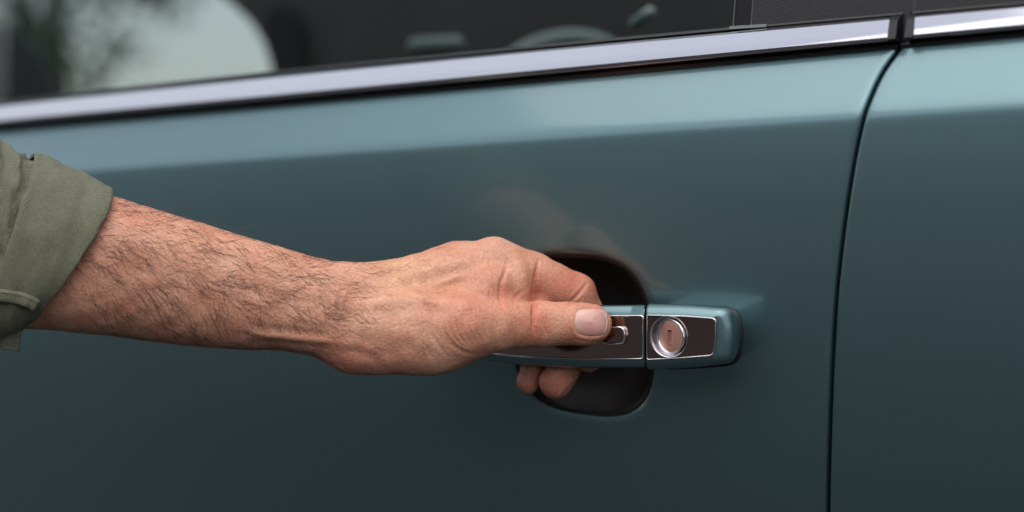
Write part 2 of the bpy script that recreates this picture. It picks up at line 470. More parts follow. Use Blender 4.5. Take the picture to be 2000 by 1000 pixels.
slab('pillar_seal', xp0, xp0 + LEAN, xp1 - 0.0006, xp1 - 0.0006 + LEAN, 0.42, -0.005, 0.004, M_BLACKGLOSS, front_door, 4)
slab('pillar_panel', xp1, xp1 + LEAN, xp2, xp2 + LEAN, 0.42, -0.0065, 0.006, M_GRAIN, front_door, 6)
slab('pillar_panel', xp3, xp3 + LEAN, 0.75, 0.75, 0.42, -0.0065, 0.006, M_GRAIN, rear_door, 6)
bw = 0.0007
slab('seal_bead', xp0 - bw, xp0 - bw + LEAN, xp0, xp0 + LEAN, 0.42, -0.0056, 0.003, M_BEAD, front_door, 4)
slab('seal_bead', xp1 - 0.001, xp1 - 0.001 + LEAN, xp1 - 0.0003, xp1 - 0.0003 + LEAN, 0.42, -0.0060, 0.003, M_BEAD, front_door, 4)
# small ledge at the foot of the pillar seal
p0, p1 = above(1428, 53, -0.006), above(1500, 48, -0.006)
V, F = box((p0[0], p0[1] - 0.002, p0[2] - 0.0012), (p1[0], p1[1] + 0.002, p1[2] + 0.0))
for i, q in enumerate(V):
    if q[0] > p0[0] + 1e-6: V[i] = (q[0], q[1], q[2] + 0.0002)
obj('seal_foot', V, F, M_SILVER, front_door, False)

# ------------------------------------------------------------------ inside of the car
def plate(name, pts, y, thick, m, parent):
    P = [at_y(a, b, y) for a, b in pts]
    n = len(P)
    V = [tuple(p) for p in P] + [(p[0], p[1] + thick, p[2]) for p in P]
    F = [tuple(range(n)), tuple(range(2 * n - 1, n - 1, -1))] + [(i, (i + 1) % n, n + (i + 1) % n, n + i) for i in range(n)]
    return obj(name, V, F, m, parent, smooth=False)
YF = 0.75
edge = [(536, 330), (535, 190), (530, 130), (516, 85), (492, 45), (455, 10), (410, -25), (340, -70), (240, -110), (100, -150)]
plate('far_door_lining', edge + [(100, -420), (2300, -420), (2300, 330)], YF, 0.03, M_INTERIOR, car)
band = [(538, 330), (535, 190), (529, 120), (515, 60), (520, 30), (535, 12), (552, 10), (568, 24), (580, 60), (588, 120), (594, 330)]
plate('far_window_seal', band, YF - 0.02, 0.015, M_GAP, car)
plate('dashboard', [(-400, 330), (-400, 30), (-60, 30), (20, 55), (70, 105), (105, 185), (120, 330)], 0.6, 0.02, M_DASH, car)
# steering wheel rim, seen as a low arc behind the glass
c0 = at_y(1082, 180, 0.40)
pts = []
for k in range(49):
    a = 2 * math.pi * k / 48
    pts.append(c0 + RT * (0.060 * math.cos(a) * 1.0) + np.array([0, 0.03, 0.048]) * math.sin(a))
V, F = tube(pts, [0.0085] * 49, 12, False)
obj('steering_wheel', V, F, M_WHEEL, car)
a, b = at_y(1232, 52, 0.30), at_y(1278, 18, 0.30)
V, F = tube([a, a * 0.9 + b * 0.1, a * 0.1 + b * 0.9, b], [0.002, 0.0045, 0.0045, 0.002], 12)
obj('column_lever', V, F, M_SILVER, car)
a, b = at_y(800, 92, 0.38), at_y(905, 84, 0.38)
V, F = tube([a, a * 0.9 + b * 0.1, a * 0.1 + b * 0.9, b], [0.004, 0.009, 0.007, 0.003], 12)
obj('switch_lever', V, F, M_WHEEL, car)

# ------------------------------------------------------------------ tree seen through the car
tr = bpy.data.objects.new('tree', None); COL.objects.link(tr)
tp = at_y(110, 100, 5.5); tr.location = (tp[0], tp[1], 0)
tag(tr, 'dark green leafy tree standing beyond the car, seen through its windows', 'tree')
V, F = tube([(0, 0, 0), (0.02, 0, 0.8), (-0.03, 0.02, 1.5), (0.02, 0, 2.3), (0.0, 0.05, 3.2)], [0.11, 0.09, 0.07, 0.05, 0.02], 10)
parts = [(V, F)]
for k in range(7):
    a = k * 2.4; h = 1.1 + 0.25 * k
    parts.append(tube([(0, 0, h), (0.35 * math.cos(a), 0.35 * math.sin(a), h + 0.25), (0.7 * math.cos(a), 0.7 * math.sin(a), h + 0.5)], [0.04, 0.025, 0.01], 6))
obj('trunk', *join_mesh(parts), M_BARK, tr)
V, F = [], []
for c in range(46):
    a = random.random() * 6.28; rr = 0.85 * random.random() ** 0.6; h = 1.15 + 2.4 * random.random()
    cx, cy, cz = rr * math.cos(a), rr * math.sin(a), h
    for k in range(70):
        d = Vector((random.gauss(0, 1), random.gauss(0, 1), random.gauss(0, 0.8))) * 0.12
        p = Vector((cx, cy, cz)) + d
        u = Vector((random.gauss(0, 1), random.gauss(0, 1), random.gauss(0, 1))).normalized()
        v2 = u.cross(Vector((random.gauss(0, 1), random.gauss(0, 1), random.gauss(0, 1)))).normalized()
        s = 0.035 + 0.02 * random.random(); b = len(V)
        V += [p - u * s, p + v2 * s * 0.45, p + u * s, p - v2 * s * 0.45]; F.append((b, b + 1, b + 2, b + 3))
crown = obj('crown', V, F, M_LEAF, tr, smooth=False)

# ------------------------------------------------------------------ door handle
X_A = HANDLE[0]
def y_face(x):
    """plan curve of the handle's front face (bowed, returning to the door at both ends)"""
    u = (x + 0.020)
    return -0.0275 + 0.75 * u * u
def on_handle(px, py, dy=0.0):
    y = -0.045
    for _ in range(14):
        p = at_y(px, py, y + dy); y = y_face(p[0])
    return p

def contour(pts, n=120):
    """closed pixel polygon with a corner radius each -> n points; pts: (x, y, r)"""
    out = []
    m = len(pts)
    for i in range(m):
        x, y, r = pts[i]; p = np.array([x, y], float)
        a = np.array(pts[i - 1][:2], float) - p; b = np.array(pts[(i + 1) % m][:2], float) - p
        la, lb = np.linalg.norm(a), np.linalg.norm(b); a /= la; b /= lb
        if r <= 0: out.append(p); continue
        r = min(r, 0.48 * la, 0.48 * lb)
        for q in np.linspace(0, 1, 9):
            out.append((1 - q) ** 2 * (p + a * r) + 2 * q * (1 - q) * p + q * q * (p + b * r))
    out = np.array(out); cl = np.vstack([out, out[:1]])
    L = np.concatenate([[0], np.cumsum(np.linalg.norm(np.diff(cl, axis=0), axis=1))])
    s = np.linspace(0, L[-1], n, endpoint=False)
    return np.stack([np.interp(s, L, cl[:, 0]), np.interp(s, L, cl[:, 1])], 1)

def loft(layers, n=120, cap0=True, cap1=True, absy=False):
    """layers: (pixel contour, dy) front to back; dy measured from the face curve, or ('door', gap)"""
    V = []
    for C, dy in layers:
        for a, b in contour(C, n):
            if isinstance(dy, tuple):
                p = on_door(a, b); p[1] -= dy[1]; V.append(tuple(p))
            else:
                V.append(tuple(on_handle(a, b, dy)))
    F = grid_faces(len(layers), n, True)
    if cap0: F.append(tuple(range(n)))
    if cap1: F.append(tuple(range((len(layers) - 1) * n, len(layers) * n)))
    return V, F

# grip: front face outline from its hidden left end (behind the hand) to the joint with the end cap
def grip_c(e, inset=0.0):
    # e: outward growth in pixels; order fixed so that the layers match point for point
    return [(800 - e, 655, 30), (860, 618 - e, 60), (1000, 603 - e, 60), (1130, 599 - e, 40), (1260 + min(e, 2) * 0.2, 598 - e, 3 if e < 1 else 2),
            (1260 + min(e, 2) * 0.2, 715 + e, 3 if e < 1 else 2), (1120, 716 + e, 40), (1000, 709 + e, 60), (900, 692 + e, 60)]
ins = [(835, 655, 20), (880, 637, 40), (1000, 621, 60), (1130, 616, 40), (1257, 615.5, 2),
       (1257, 702, 2), (1120, 702, 40), (1000, 697, 60), (920, 685, 50)]
ins_in = [(838, 655, 20), (882, 639, 40), (1000, 623, 60), (1130, 618, 40), (1256, 617.5, 2),
          (1256, 700, 2), (1120, 700, 40), (1000, 695, 60), (922, 683, 50)]
V, F = loft([(ins_in, 0.0035), (ins_in, 0.0008), (ins, 0.0002), (grip_c(-2), 0.0012), (grip_c(1), 0.0026), (grip_c(3), 0.0052), (grip_c(2), 0.0100), (grip_c(-3), 0.0128), (grip_c(-16), 0.0145)], 160)
grip = obj('door_handle', V, F, M_PAINT, car, sharp=50)
grip['label'] = 'teal pull handle with dark glossy insert and chrome button'
V, F = loft([(ins_in, 0.0001), (ins_in, 0.002)], 160)
obj('handle_insert', V, F, M_DARKCHROME, grip, sharp=30)

def rim(outer, inner, dy, h, n=120):
    V = []
    mid = [((a[0] + b[0]) / 2, (a[1] + b[1]) / 2, a[2]) for a, b in zip(outer, inner)]
    V, F = loft([(outer, dy), (mid, dy - h), (inner, dy)], n, False, False)
    return V, F
def grow(c, e):
    cx = sum(p[0] for p in c) / len(c); cy = sum(p[1] for p in c) / len(c)
    return [(x + e * (1 if x > cx else -1), y + e * (1 if y > cy else -1), r) for x, y, r in c]
V, F = rim(ins, [(x + (2.4 if x < 1000 else -2.4 if x > 1200 else 0), y + (2.4 if y < 655 else -2.4 if y > 655 else 0), r) for x, y, r in ins], -0.00005, 0.0006, 160)
obj('insert_rim', V, F, M_RIMCHROME, grip)

but = [(1175, 638, 11), (1218, 636.5, 11), (1223, 655, 12), (1220, 673, 10), (1186, 675, 11), (1169, 667, 10)]
but_in = [(1178.5, 643, 9), (1213, 641.5, 9), (1217.5, 655, 11), (1215, 668, 8), (1187, 670, 9), (1175, 663, 8)]
V, F = loft([(but_in, -0.0012), (but_in, 0.001)], 60)
obj('handle_button', V, F, M_DARKCHROME, grip, sharp=30)
V, F = loft([(but_in, -0.0008), ([((a[0]+b[0])/2, (a[1]+b[1])/2, a[2]) for a, b in zip(but, but_in)], -0.0019), (but, -0.0010), (but, 0.001)], 60, False, False)
obj('button_rim', V, F, M_RIMCHROME, grip)

# fixed end cap with the lock
capin = [(1262.5, 614.5, 2), (1330, 616, 10), (1399, 621, 9), (1399, 655, 8), (1395, 695, 9), (1330, 700, 10), (1262.5, 703.5, 2)]
capin2 = [(1264, 616.5, 2), (1330, 618, 10), (1397, 623, 9), (1397, 655, 8), (1393, 693, 9), (1330, 698, 10), (1264, 701.5, 2)]
capA = [(1262, 605, 2), (1330, 606, 30), (1409, 611, 16), (1412, 655, 20), (1406, 704, 16), (1330, 709, 30), (1262, 711, 2)]
capB = [(1263, 597, 2), (1340, 598, 30), (1420, 604, 15), (1428, 655, 30), (1420, 708, 15), (1340, 715, 30), (1263, 718, 2)]
capC = [(1265, 593, 2), (1345, 595, 30), (1429, 602, 15), (1440, 655, 40), (1430, 709, 15), (1345, 719, 30), (1265, 722, 2)]
capD = [(1268, 594, 2), (1345, 596, 30), (1432, 603, 15), (1443, 655, 40), (1433, 709, 15), (1345, 719, 30), (1268, 722, 2)]
capE = [(1290, 598, 20), (1345, 598, 30), (1436, 604, 24), (1448, 655, 40), (1437, 710, 24), (1345, 718, 30), (1290, 718, 20)]
V, F = loft([(capin2, 0.0080), (capin2, 0.0006), (capin, 0.0001), (capA, 0.0008), (capB, 0.0030), (capC, 0.0070), (capD, 0.0125), (capE, ('door', -0.002))], 160, True, False)
ec = obj('end_cap', V, F, M_PAINT, grip, sharp=50)
V, F = rim(capin, [(x + (2.2 if x < 1300 else -2.2 if x > 1380 else 0), y + (2.2 if y < 650 else -2.2 if y > 660 else 0), r) for x, y, r in capin], -0.0001, 0.0006, 160)
obj('lock_plate_rim', V, F, M_RIMCHROME, grip)
# black gasket under the cap
gk = [(x + (6 if x > 1400 else 0), y + (3 if y > 660 else -2), r) for x, y, r in capE]
V, F = loft([(gk, ('door', 0.0012)), (gk, ('door', -0.002))], 120)
obj('base_gasket', V, F, M_BLACKRUB, grip)

# lock: a bezel dish, and the tilted round cover with its key slot
LC = on_handle(1307, 657.5)
hx = 0.001; tx = np.array([hx, y_face(LC[0] + hx) - y_face(LC[0]), 0.0]); tx /= np.linalg.norm(tx)
tz = np.array([0, 0, 1.0]); nrm = np.cross(tx, tz)          # nrm points out to the street
if nrm[1] > 0: nrm = -nrm
def disc_layers(layers, n=56, cap0=True, cap1=False, c=LC, ex=tx, ez=tz, en=nrm, off=None):
    V = []
    for r, h in layers:
        for k in range(n):
            a = 2 * math.pi * k / n
            V.append(c + ex * r * math.cos(a) + ez * r * math.sin(a) + en * h)
    F = grid_faces(len(layers), n, True)
    if cap0: F.append(tuple(range(n)))
    if cap1: F.append(tuple(range((len(layers) - 1) * n, len(layers) * n)))
    return V, F
RL = 0.0107
PC = [on_handle(a, b, 0.0) for a, b in contour(capin2, 200)]
V = [p + np.array([0, 0.002, 0]) for p in PC] + PC
for h in (0.0, -0.002):
    for p in PC:
        a = math.atan2((p - LC) @ tz, (p - LC) @ tx)
        V.append(LC + tx * RL * 0.985 * math.cos(a) + tz * RL * 0.985 * math.sin(a) + nrm * h)
obj('lock_plate', V, grid_faces(4, 200, True), M_DARKCHROME, grip, sharp=30)
V, F = disc_layers([(RL * 1.0, -0.001), (RL * 1.0, 0.0005), (RL * 0.985, 0.0009), (RL * 0.96, 0.0008), (RL * 0.945, 0.0003), (RL * 0.93, -0.0030), (RL * 0.90, -0.0050), (RL * 0.3, -0.0052)], cap0=False, cap1=True)
obj('lock_ring', V, F, M_DISH, grip, sharp=50)
# cover: raised on its right, tilted, so that the ring shows wide on its left
tilt = R_(15)
ex2 = tx * math.cos(tilt) + nrm * math.sin(tilt); en2 = np.cross(ex2, tz)
if en2[1] > 0: en2 = -en2
c2 = LC + tx * 0.0007 - nrm * 0.0018
RC = 0.0090
V, F = disc_layers([(RC * 0.97, -0.003), (RC, 0.0002), (RC, 0.0011), (RC * 0.97, 0.0015), (RC * 0.92, 0.0015), (RC * 0.89, 0.0012)], cap0=False, c=c2, ex=ex2, en=en2)
obj('lock_cover_rim', V, F, M_RIMCHROME, grip)
# cover disc with the slot sunk into it
V = []
sw, sh = 0.0014, 0.0033
def slot_pt(a, e, h):
    c, q = math.cos(a), math.sin(a)
    m = min((sw + e) / max(abs(c), 1e-6), (sh + e) / max(abs(q), 1e-6))
    return c2 + ex2 * m * c + tz * m * q + en2 * h
NS = 96
for k in range(NS): a = 2 * math.pi * k / NS; V.append(c2 + ex2 * RC * 0.91 * math.cos(a) + tz * RC * 0.91 * math.sin(a) + en2 * 0.00115)
for k in range(NS): a = 2 * math.pi * k / NS; V.append(c2 + ex2 * RC * 0.80 * math.cos(a) + tz * RC * 0.80 * math.sin(a) + en2 * 0.00135)
for e, h in ((0.00045, 0.00140), (0.0003, 0.00165), (0.0001, 0.00165), (0.0, 0.0013), (0.0, 0.0004)):
    for k in range(NS): V.append(slot_pt(2 * math.pi * k / NS, e, h))
obj('lock_cover', V, grid_faces(7, NS, True) + [tuple(range(6 * NS, 7 * NS))], M_LOCK, grip, sharp=25)

# ------------------------------------------------------------------ arm and hand: one continuous skin from a signed distance field
H = 2.0                                            # grid step in focus-plane pixels (0.68 mm)
x0, x1, y0_, y1_, w0, w1 = -60, 1240, 340, 800, -285, 150
gx = np.arange(x0, x1, H, dtype=np.float32); gy = np.arange(y0_, y1_, H, dtype=np.float32); gw = np.arange(w0, w1, H, dtype=np.float32)
FLD = np.full((len(gx), len(gy), len(gw)), 60.0, np.float32)

def blend(sl, d, k):
    a = FLD[sl]
    h = np.clip(0.5 + 0.5 * (a - d) / k, 0, 1)
    FLD[sl] = a * (1 - h) + d * h - k * h * (1 - h)

def window(lo, hi, pad):
    s = []
    for g_, a, b in ((gx, lo[0], hi[0]), (gy, lo[1], hi[1]), (gw, lo[2], hi[2])):
        i = max(0, int((a - pad - g_[0]) / H)); j = min(len(g_), int((b + pad - g_[0]) / H) + 2)
        s.append(slice(i, j))
    return tuple(s)

def cone(a, b, ra, rb, k=12, fw=1.0):
    """tapered capsule from a to b; fw > 1 flattens it in depth"""
    a = np.array(a, np.float32); b = np.array(b, np.float32)
    r = max(ra, rb)
    sl = window(np.minimum(a, b) - r, np.maximum(a, b) + r, k + 6)
    X = gx[sl[0]][:, None, None] - a[0]; Y = gy[sl[1]][None, :, None] - a[1]; W = (gw[sl[2]][None, None, :] - a[2]) * fw
    d = b - a; dw = d[2] * fw
    L2 = d[0] ** 2 + d[1] ** 2 + dw ** 2 + 1e-6
    t = np.clip((X * d[0] + Y * d[1] + W * dw) / L2, 0, 1)
    dist = np.sqrt((X - t * d[0]) ** 2 + (Y - t * d[1]) ** 2 + (W - t * dw) ** 2) - (ra + (rb - ra) * t)
    blend(sl, dist, k)

def chain(pts, k=12, fw=1.0):
    for p, q in zip(pts[:-1], pts[1:]): cone(p[:3], q[:3], p[3], q[3], k, fw)

def ball(c, r, k=12):
    """ellipsoid"""
    c = np.array(c, np.float32); r = np.array(r, np.float32)
    sl = window(c - r, c + r, k + 6)
    X = (gx[sl[0]][:, None, None] - c[0]) / r[0]; Y = (gy[sl[1]][None, :, None] - c[1]) / r[1]; W = (gw[sl[2]][None, None, :] - c[2]) / r[2]
    q = np.sqrt(X * X + Y * Y + W * W)
    blend(sl, (q - 1) * float(r.min()), k)

# forearm, wrist and back of the hand: sections along the arm
secs = np.array([   # x, top, bottom, depth centre, half depth, lean
    (-120, 330, 640, 5, 120, 0.0), (0, 345, 640, 5, 122, 0.0), (100, 358, 645, 4, 124, 0.0), (220, 382, 657, 2, 122, 0.0), (300, 408, 668, 0, 116, 0.0), (400, 437, 679, 0, 106, 0.02),
    (470, 460, 683, 0, 97, 0.04), (540, 479, 684, -2, 89, 0.08), (600, 499, 692, -4, 82, 0.12), (650, 510, 706, -6, 77, 0.16),
    (700, 513, 716, -10, 73, 0.2), (760, 508, 716, -16, 70, 0.25), (820, 493, 712, -24, 68, 0.3), (870, 482, 700, -34, 64, 0.34), (915, 480, 676, -44, 58, 0.36), (950, 488, 650, -50, 50, 0.36)], np.float32)
sl = window((x0, y0_, w0), (950, y1_, w1), 0)
xs = gx[sl[0]]
def smooth_interp(col):
    v = np.interp(np.arange(-140, 1000, 2.0), secs[:, 0], secs[:, col])
    kk = np.exp(-0.5 * (np.arange(-30, 31) / 9.0) ** 2); kk /= kk.sum()
    v = np.convolve(np.pad(v, 30, mode='edge'), kk, mode='valid')
    return np.interp(xs, np.arange(-140, 1000, 2.0), v).astype(np.float32)
top, bot, wc, wd, lean = (smooth_interp(c) for c in range(1, 6))
vc = (top + bot) / 2; hh = (bot - top) / 2
Y = gy[None, :, None] - vc[:, None, None]
W = gw[None, None, :] - wc[:, None, None] - lean[:, None, None] * Y       # lower = nearer
n_ = 2.25
q = (np.abs(Y / hh[:, None, None]) ** n_ + np.abs(W / wd[:, None, None]) ** n_) ** (1 / n_)
d = (q - 1) * np.minimum(hh, wd)[:, None, None] * 0.97
d = np.maximum(d, xs[:, None, None] - 945)
blend(sl, d.astype(np.float32), 4)
del q, d, Y, W

# heel of the thumb and the wrist bulge
ball((700, 690, 0), (62, 40, 48), 26)
ball((800, 655, 18), (120, 70, 62), 34)
ball((850, 680, 16), (75, 46, 50), 26)
# thumb
chain([(740, 630, 22, 56), (900, 636, 30, 55), (965, 638, 20, 50)], 30, 1.1)
chain([(930, 637, 26, 50), (1010, 634, 8, 43.5), (1058, 633, -4, 43), (1105, 632, -2, 40.5), (1140, 633, 8, 40), (1156, 633.5, 10, 38)], 12, 1.22)
# web between thumb and index finger
ball((958, 560, -18), (52, 44, 40), 26)
ball((1006, 560, -38), (40, 58, 36), 10)
ball((1040, 588, -72), (40, 26, 30), 8)
# knuckles and fingers behind the handle
ball((893, 506, -88), (34, 31, 40), 16)
chain([(880, 540, -60, 52), (966, 506, -66, 41)], 26)
chain([(966, 507, -66, 43), (1038, 539, -78, 46), (1122, 574, -98, 41)], 9)
chain([(1124, 573, -98, 41), (1146, 612, -112, 33), (1152, 665, -118, 30), (1150, 700, -114, 27)], 7)
chain([(890, 512, -120, 40), (1010, 560, -170, 36), (1075, 590, -185, 34)], 18)
chain([(1075, 590, -185, 34), (1122, 690, -160, 32), (1085, 746, -152, 33)], 6)
chain([(860, 525, -150, 38), (960, 580, -205, 34), (1000, 610, -225, 32)], 16)
chain([(1000, 610, -225, 32), (1052, 690, -196, 27), (1031.5, 747, -182, 22.5)], 5)
chain([(840, 540, -160, 34), (920, 600, -225, 28), (960, 630, -240, 27), (1000, 678, -225, 21)], 8)

def surface_nets():
    s = FLD < 0
    nx, ny, nz = s.shape
    c = np.zeros((nx - 1, ny - 1, nz - 1), np.uint8)
    for i in (0, 1):
        for j in (0, 1):
            for k in (0, 1):
                c += s[i:nx - 1 + i, j:ny - 1 + j, k:nz - 1 + k]
    I, J, K = np.nonzero((c > 0) & (c < 8))
    idx = np.full(c.shape, -1, np.int32); idx[I, J, K] = np.arange(len(I))
    acc = np.zeros((len(I), 3)); cnt = np.zeros(len(I))
    cor = [(i, j, k) for i in (0, 1) for j in (0, 1) for k in (0, 1)]
    for a in cor:
        for ax in range(3):
            if a[ax]: continue
            b = list(a); b[ax] = 1
            fa = FLD[I + a[0], J + a[1], K + a[2]]; fb = FLD[I + b[0], J + b[1], K + b[2]]
            m = (fa < 0) != (fb < 0)
            t = np.where(m, fa / np.where(fa == fb, 1, fa - fb), 0)
            p = np.tile(np.array(a, float), (len(I), 1)); p[:, ax] += t
            acc[m] += p[m]; cnt[m] += 1
    P = np.stack([I, J, K], 1) + acc / cnt[:, None]
    quads = []
    e = np.nonzero(s[:-1] != s[1:])
    for ax in range(3):
        A = [slice(None)] * 3; B = [slice(None)] * 3
        A[ax] = slice(0, -1); B[ax] = slice(1, None)
        a_, b_ = s[tuple(A)], s[tuple(B)]
        i, j, k = np.nonzero(a_ != b_)
        o1, o2 = [q for q in range(3) if q != ax]
        base = np.stack([i, j, k], 1)
        ok = (base[:, o1] > 0) & (base[:, o2] > 0) & (base[:, o1] < s.shape[o1] - 1) & (base[:, o2] < s.shape[o2] - 1)
        base = base[ok]; sa = a_[tuple(base.T)]
        q4 = []
        for u, v in ((-1, -1), (0, -1), (0, 0), (-1, 0)):
            bb = base.copy(); bb[:, o1] += u; bb[:, o2] += v
            q4.append(idx[bb[:, 0], bb[:, 1], bb[:, 2]])
        Q = np.stack(q4, 1)
        fl = sa if ax != 1 else ~sa
        Q[~fl] = Q[~fl][:, ::-1]
        quads.append(Q)
    Q = np.vstack(quads)
    P = P * H + np.array([gx[0], gy[0], gw[0]])
    return P, Q

P, Q = surface_nets()
def smooth(P, Q, it, lam=0.5, mask=None):
    e0 = Q.ravel(); e1 = np.roll(Q, -1, axis=1).ravel()
    n = len(P); cnt = np.bincount(e0, minlength=n) + np.bincount(e1, minlength=n)
    for _ in range(it):
        avg = np.stack([np.bincount(e0, P[e1, c], n) + np.bincount(e1, P[e0, c], n) for c in range(3)], 1) / np.maximum(cnt, 1)[:, None]
        dlt = (avg - P) * lam
        if mask is not None: dlt *= mask[:, None]
        P = P + dlt
    return P
P = smooth(P, Q, 5)

def vnormals(P, Q):
    n = np.cross(P[Q[:, 2]] - P[Q[:, 0]], P[Q[:, 3]] - P[Q[:, 1]])
    N = np.stack([sum(np.bincount(Q[:, c], n[:, a], len(P)) for c in range(4)) for a in range(3)], 1)
    return N / (np.linalg.norm(N, axis=1)[:, None] + 1e-9)
N = vnormals(P, Q)
if np.mean(N[P[:, 2] > 60][:, 2]) < 0:
    Q = Q[:, ::-1]; N = -N

# front height map (used for the creases, the nail and the hairs)
ins_ = FLD < 0
last = len(gw) - 1 - np.argmax(ins_[:, :, ::-1], axis=2)
any_ = ins_.any(axis=2)
fa = np.take_along_axis(FLD, last[:, :, None], 2)[:, :, 0]
fb = np.take_along_axis(FLD, np.minimum(last + 1, len(gw) - 1)[:, :, None], 2)[:, :, 0]
HM = np.where(any_, gw[last] + H * fa / np.where(fa == fb, 1, fa - fb), np.nan)
def height(x, y):
    i = np.clip(((np.asarray(x) - gx[0]) / H).round().astype(int), 0, len(gx) - 1)
    j = np.clip(((np.asarray(y) - gy[0]) / H).round().astype(int), 0, len(gy) - 1)
    return HM[i, j]

def polyline_dist(pts, P2):
    best = np.full(len(P2), 1e9); par = np.zeros(len(P2))
    L = len(pts) - 1
    for i in range(L):
        a, b = np.array(pts[i], float), np.array(pts[i + 1], float)
        ab = b - a; t = np.clip(((P2 - a) @ ab) / (ab @ ab), 0, 1)
        d = np.linalg.norm(P2 - a - t[:, None] * ab, axis=1)
        m = d < best; best[m] = d[m]; par[m] = (i + t[m]) / L
    return best, par

front = (P[:, 2] > np.nan_to_num(height(P[:, 0], P[:, 1]), nan=-999) - 14) & (N[:, 2] > 0.05)
disp = np.zeros(len(P))
def crease(pts, width, depth, taper=True, ridge=0.35):
    d, t = polyline_dist(pts, P[:, :2])
    env = np.sqrt(np.clip(np.sin(np.pi * np.clip(t, 0.02, 0.98)), 0, 1)) if taper else 1.0
    g_ = np.exp(-0.5 * (d / width) ** 2) - ridge * np.exp(-0.5 * ((d - 2.3 * width) / (0.9 * width)) ** 2)
    disp[front] -= (depth * env * g_)[front]
crease([(986, 604), (976, 578), (979, 552), (988, 528), (991, 508)], 2.6, 3.4, ridge=0.1)
crease([(878, 574), (905, 575), (935, 580), (965, 588), (984, 594)], 6, 4.5, ridge=0.2)
crease([(1052, 508), (1049, 530), (1047, 555), (1043, 590), (1042, 640)], 2.4, 7, ridge=0.1)
crease([(1056, 500), (1052, 540), (1046, 590), (1044, 640)], 9, 5.5, ridge=0.0)
crease([(980, 610), (974, 570), (982, 530)], 8, 2.5, ridge=0)
crease([(1105, 602), (1118, 587), (1132, 572), (1147, 553)], 2.4, 3.6, ridge=0.2)
crease([(1000, 590), (1012, 575), (1022, 566)], 3, 1.5)
crease([(958, 520), (966, 545), (968, 575)], 2.2, 0.8)
for dx, dp in ((0, 2.6), (7, 1.0), (14, 1.5), (20, 2.8), (27, 1.0)):
    crease([(1043 + dx, 596), (1040 + dx * 1.05, 616), (1042 + dx, 636), (1049 + dx, 656)], 2.0, dp)
# fan of wrinkles round the base of the thumb
for k in range(7):
    crease([(862 + 14 * k, 626 + 3 * k), (870 + 13 * k, 652 + k), (892 + 10 * k, 678 - 2 * k)], 2.2, 0.7 + 0.7 * rng.random(), ridge=0.4)
for k in range(4):
    crease([(888 + 6 * k, 612 + 6 * k), (925 + 4 * k, 606 + 6 * k), (955 + 3 * k, 612 + 5 * k)], 2.2, 0.4 + 0.5 * rng.random(), ridge=0.4)
crease([(868, 655), (880, 672), (905, 688), (930, 692)], 3, 1.6)
crease([(845, 655), (858, 676), (874, 697)], 2.6, 1.4)
crease([(822, 662), (836, 684), (846, 700)], 2.6, 0.9)
# folds of the wrist on the thumb side
for k in range(6):
    xo = 640 + 14 * k
    crease([(xo + 30, 560 + 6 * k), (xo + 20, 590 + 5 * k), (xo + 24, 625 + 4 * k)], 3.5, 0.7 + 0.4 * rng.random())
crease([(655, 690), (690, 684), (730, 700), (745, 722)], 7, 2.2)
# tendons and veins stand out
crease([(700, 592), (760, 588), (830, 584), (900, 600)], 9, -5.0, ridge=0.35)
crease([(705, 640), (770, 652), (850, 668)], 11, -2.0)
crease([(500, 650), (540, 656), (580, 660), (625, 665), (655, 668)], 5.5, -4.0, ridge=0.3)
crease([(470, 640), (520, 655), (560, 652)], 5, -1.6)
crease([(740, 560), (800, 535), (860, 520), (930, 505)], 7, -3.2)
crease([(720, 535), (790, 512), (850, 500), (890, 496)], 7, -2.2)
crease([(725, 548), (760, 560), (800, 566), (850, 558), (890, 542), (915, 536)], 4.5, -2.6)
crease([(800, 566), (830, 588), (868, 598)], 4, -1.8)
crease([(330, 470), (420, 520), (500, 545), (600, 570), (690, 590)], 10, -1.6)
# folds and fine lines over the knuckle
for k in range(9):
    xo = 925 + 9 * k
    crease([(xo, 482 + 2 * abs(k - 4)), (xo + 3, 496), (xo + 1 + 3 * math.sin(k), 512)], 2.4, 0.15 + 0.25 * rng.random())
# bed of the thumb nail
nail = contour([(1127, 603, 14), (1160, 601.5, 18), (1187, 606, 14), (1189, 632, 30), (1180, 655, 16), (1150, 658.5, 20), (1125, 653, 14), (1121, 628, 20)], 90)
def inside(poly, P2):
    x, y = P2[:, 0], P2[:, 1]; c = np.zeros(len(P2), bool)
    for (ax, ay), (bx, by) in zip(poly, np.roll(poly, -1, axis=0)):
        m = ((ay > y) != (by > y)) & (x < (bx - ax) * (y - ay) / (by - ay + 1e-12) + ax)
        c ^= m
    return c
dn, _ = polyline_dist(list(map(tuple, nail)) + [tuple(nail[0])], P[:, :2])
inn = inside(nail, P[:, :2])
sd_ = np.where(inn, -dn, dn)
nz = front & (sd_ < 12)
disp[nz] -= (2.6 * np.clip(-sd_ / 5 + 0.3, 0, 1) - 1.4 * np.exp(-0.5 * ((sd_ - 4) / 2.6) ** 2))[nz]
# slow undulation of the flesh
for p in (0,):
    und = np.zeros(len(P))
    for k in range(40):
        f_ = rng.normal(0, 1, 3); f_ *= (0.06 + 0.16 * rng.random()) / np.linalg.norm(f_)
        und += 0.22 * np.sin(P @ f_ + 6.28 * rng.random())
disp += 0.4 * und
P = P + N * disp[:, None]
P = smooth(P, Q, 1, 0.35)

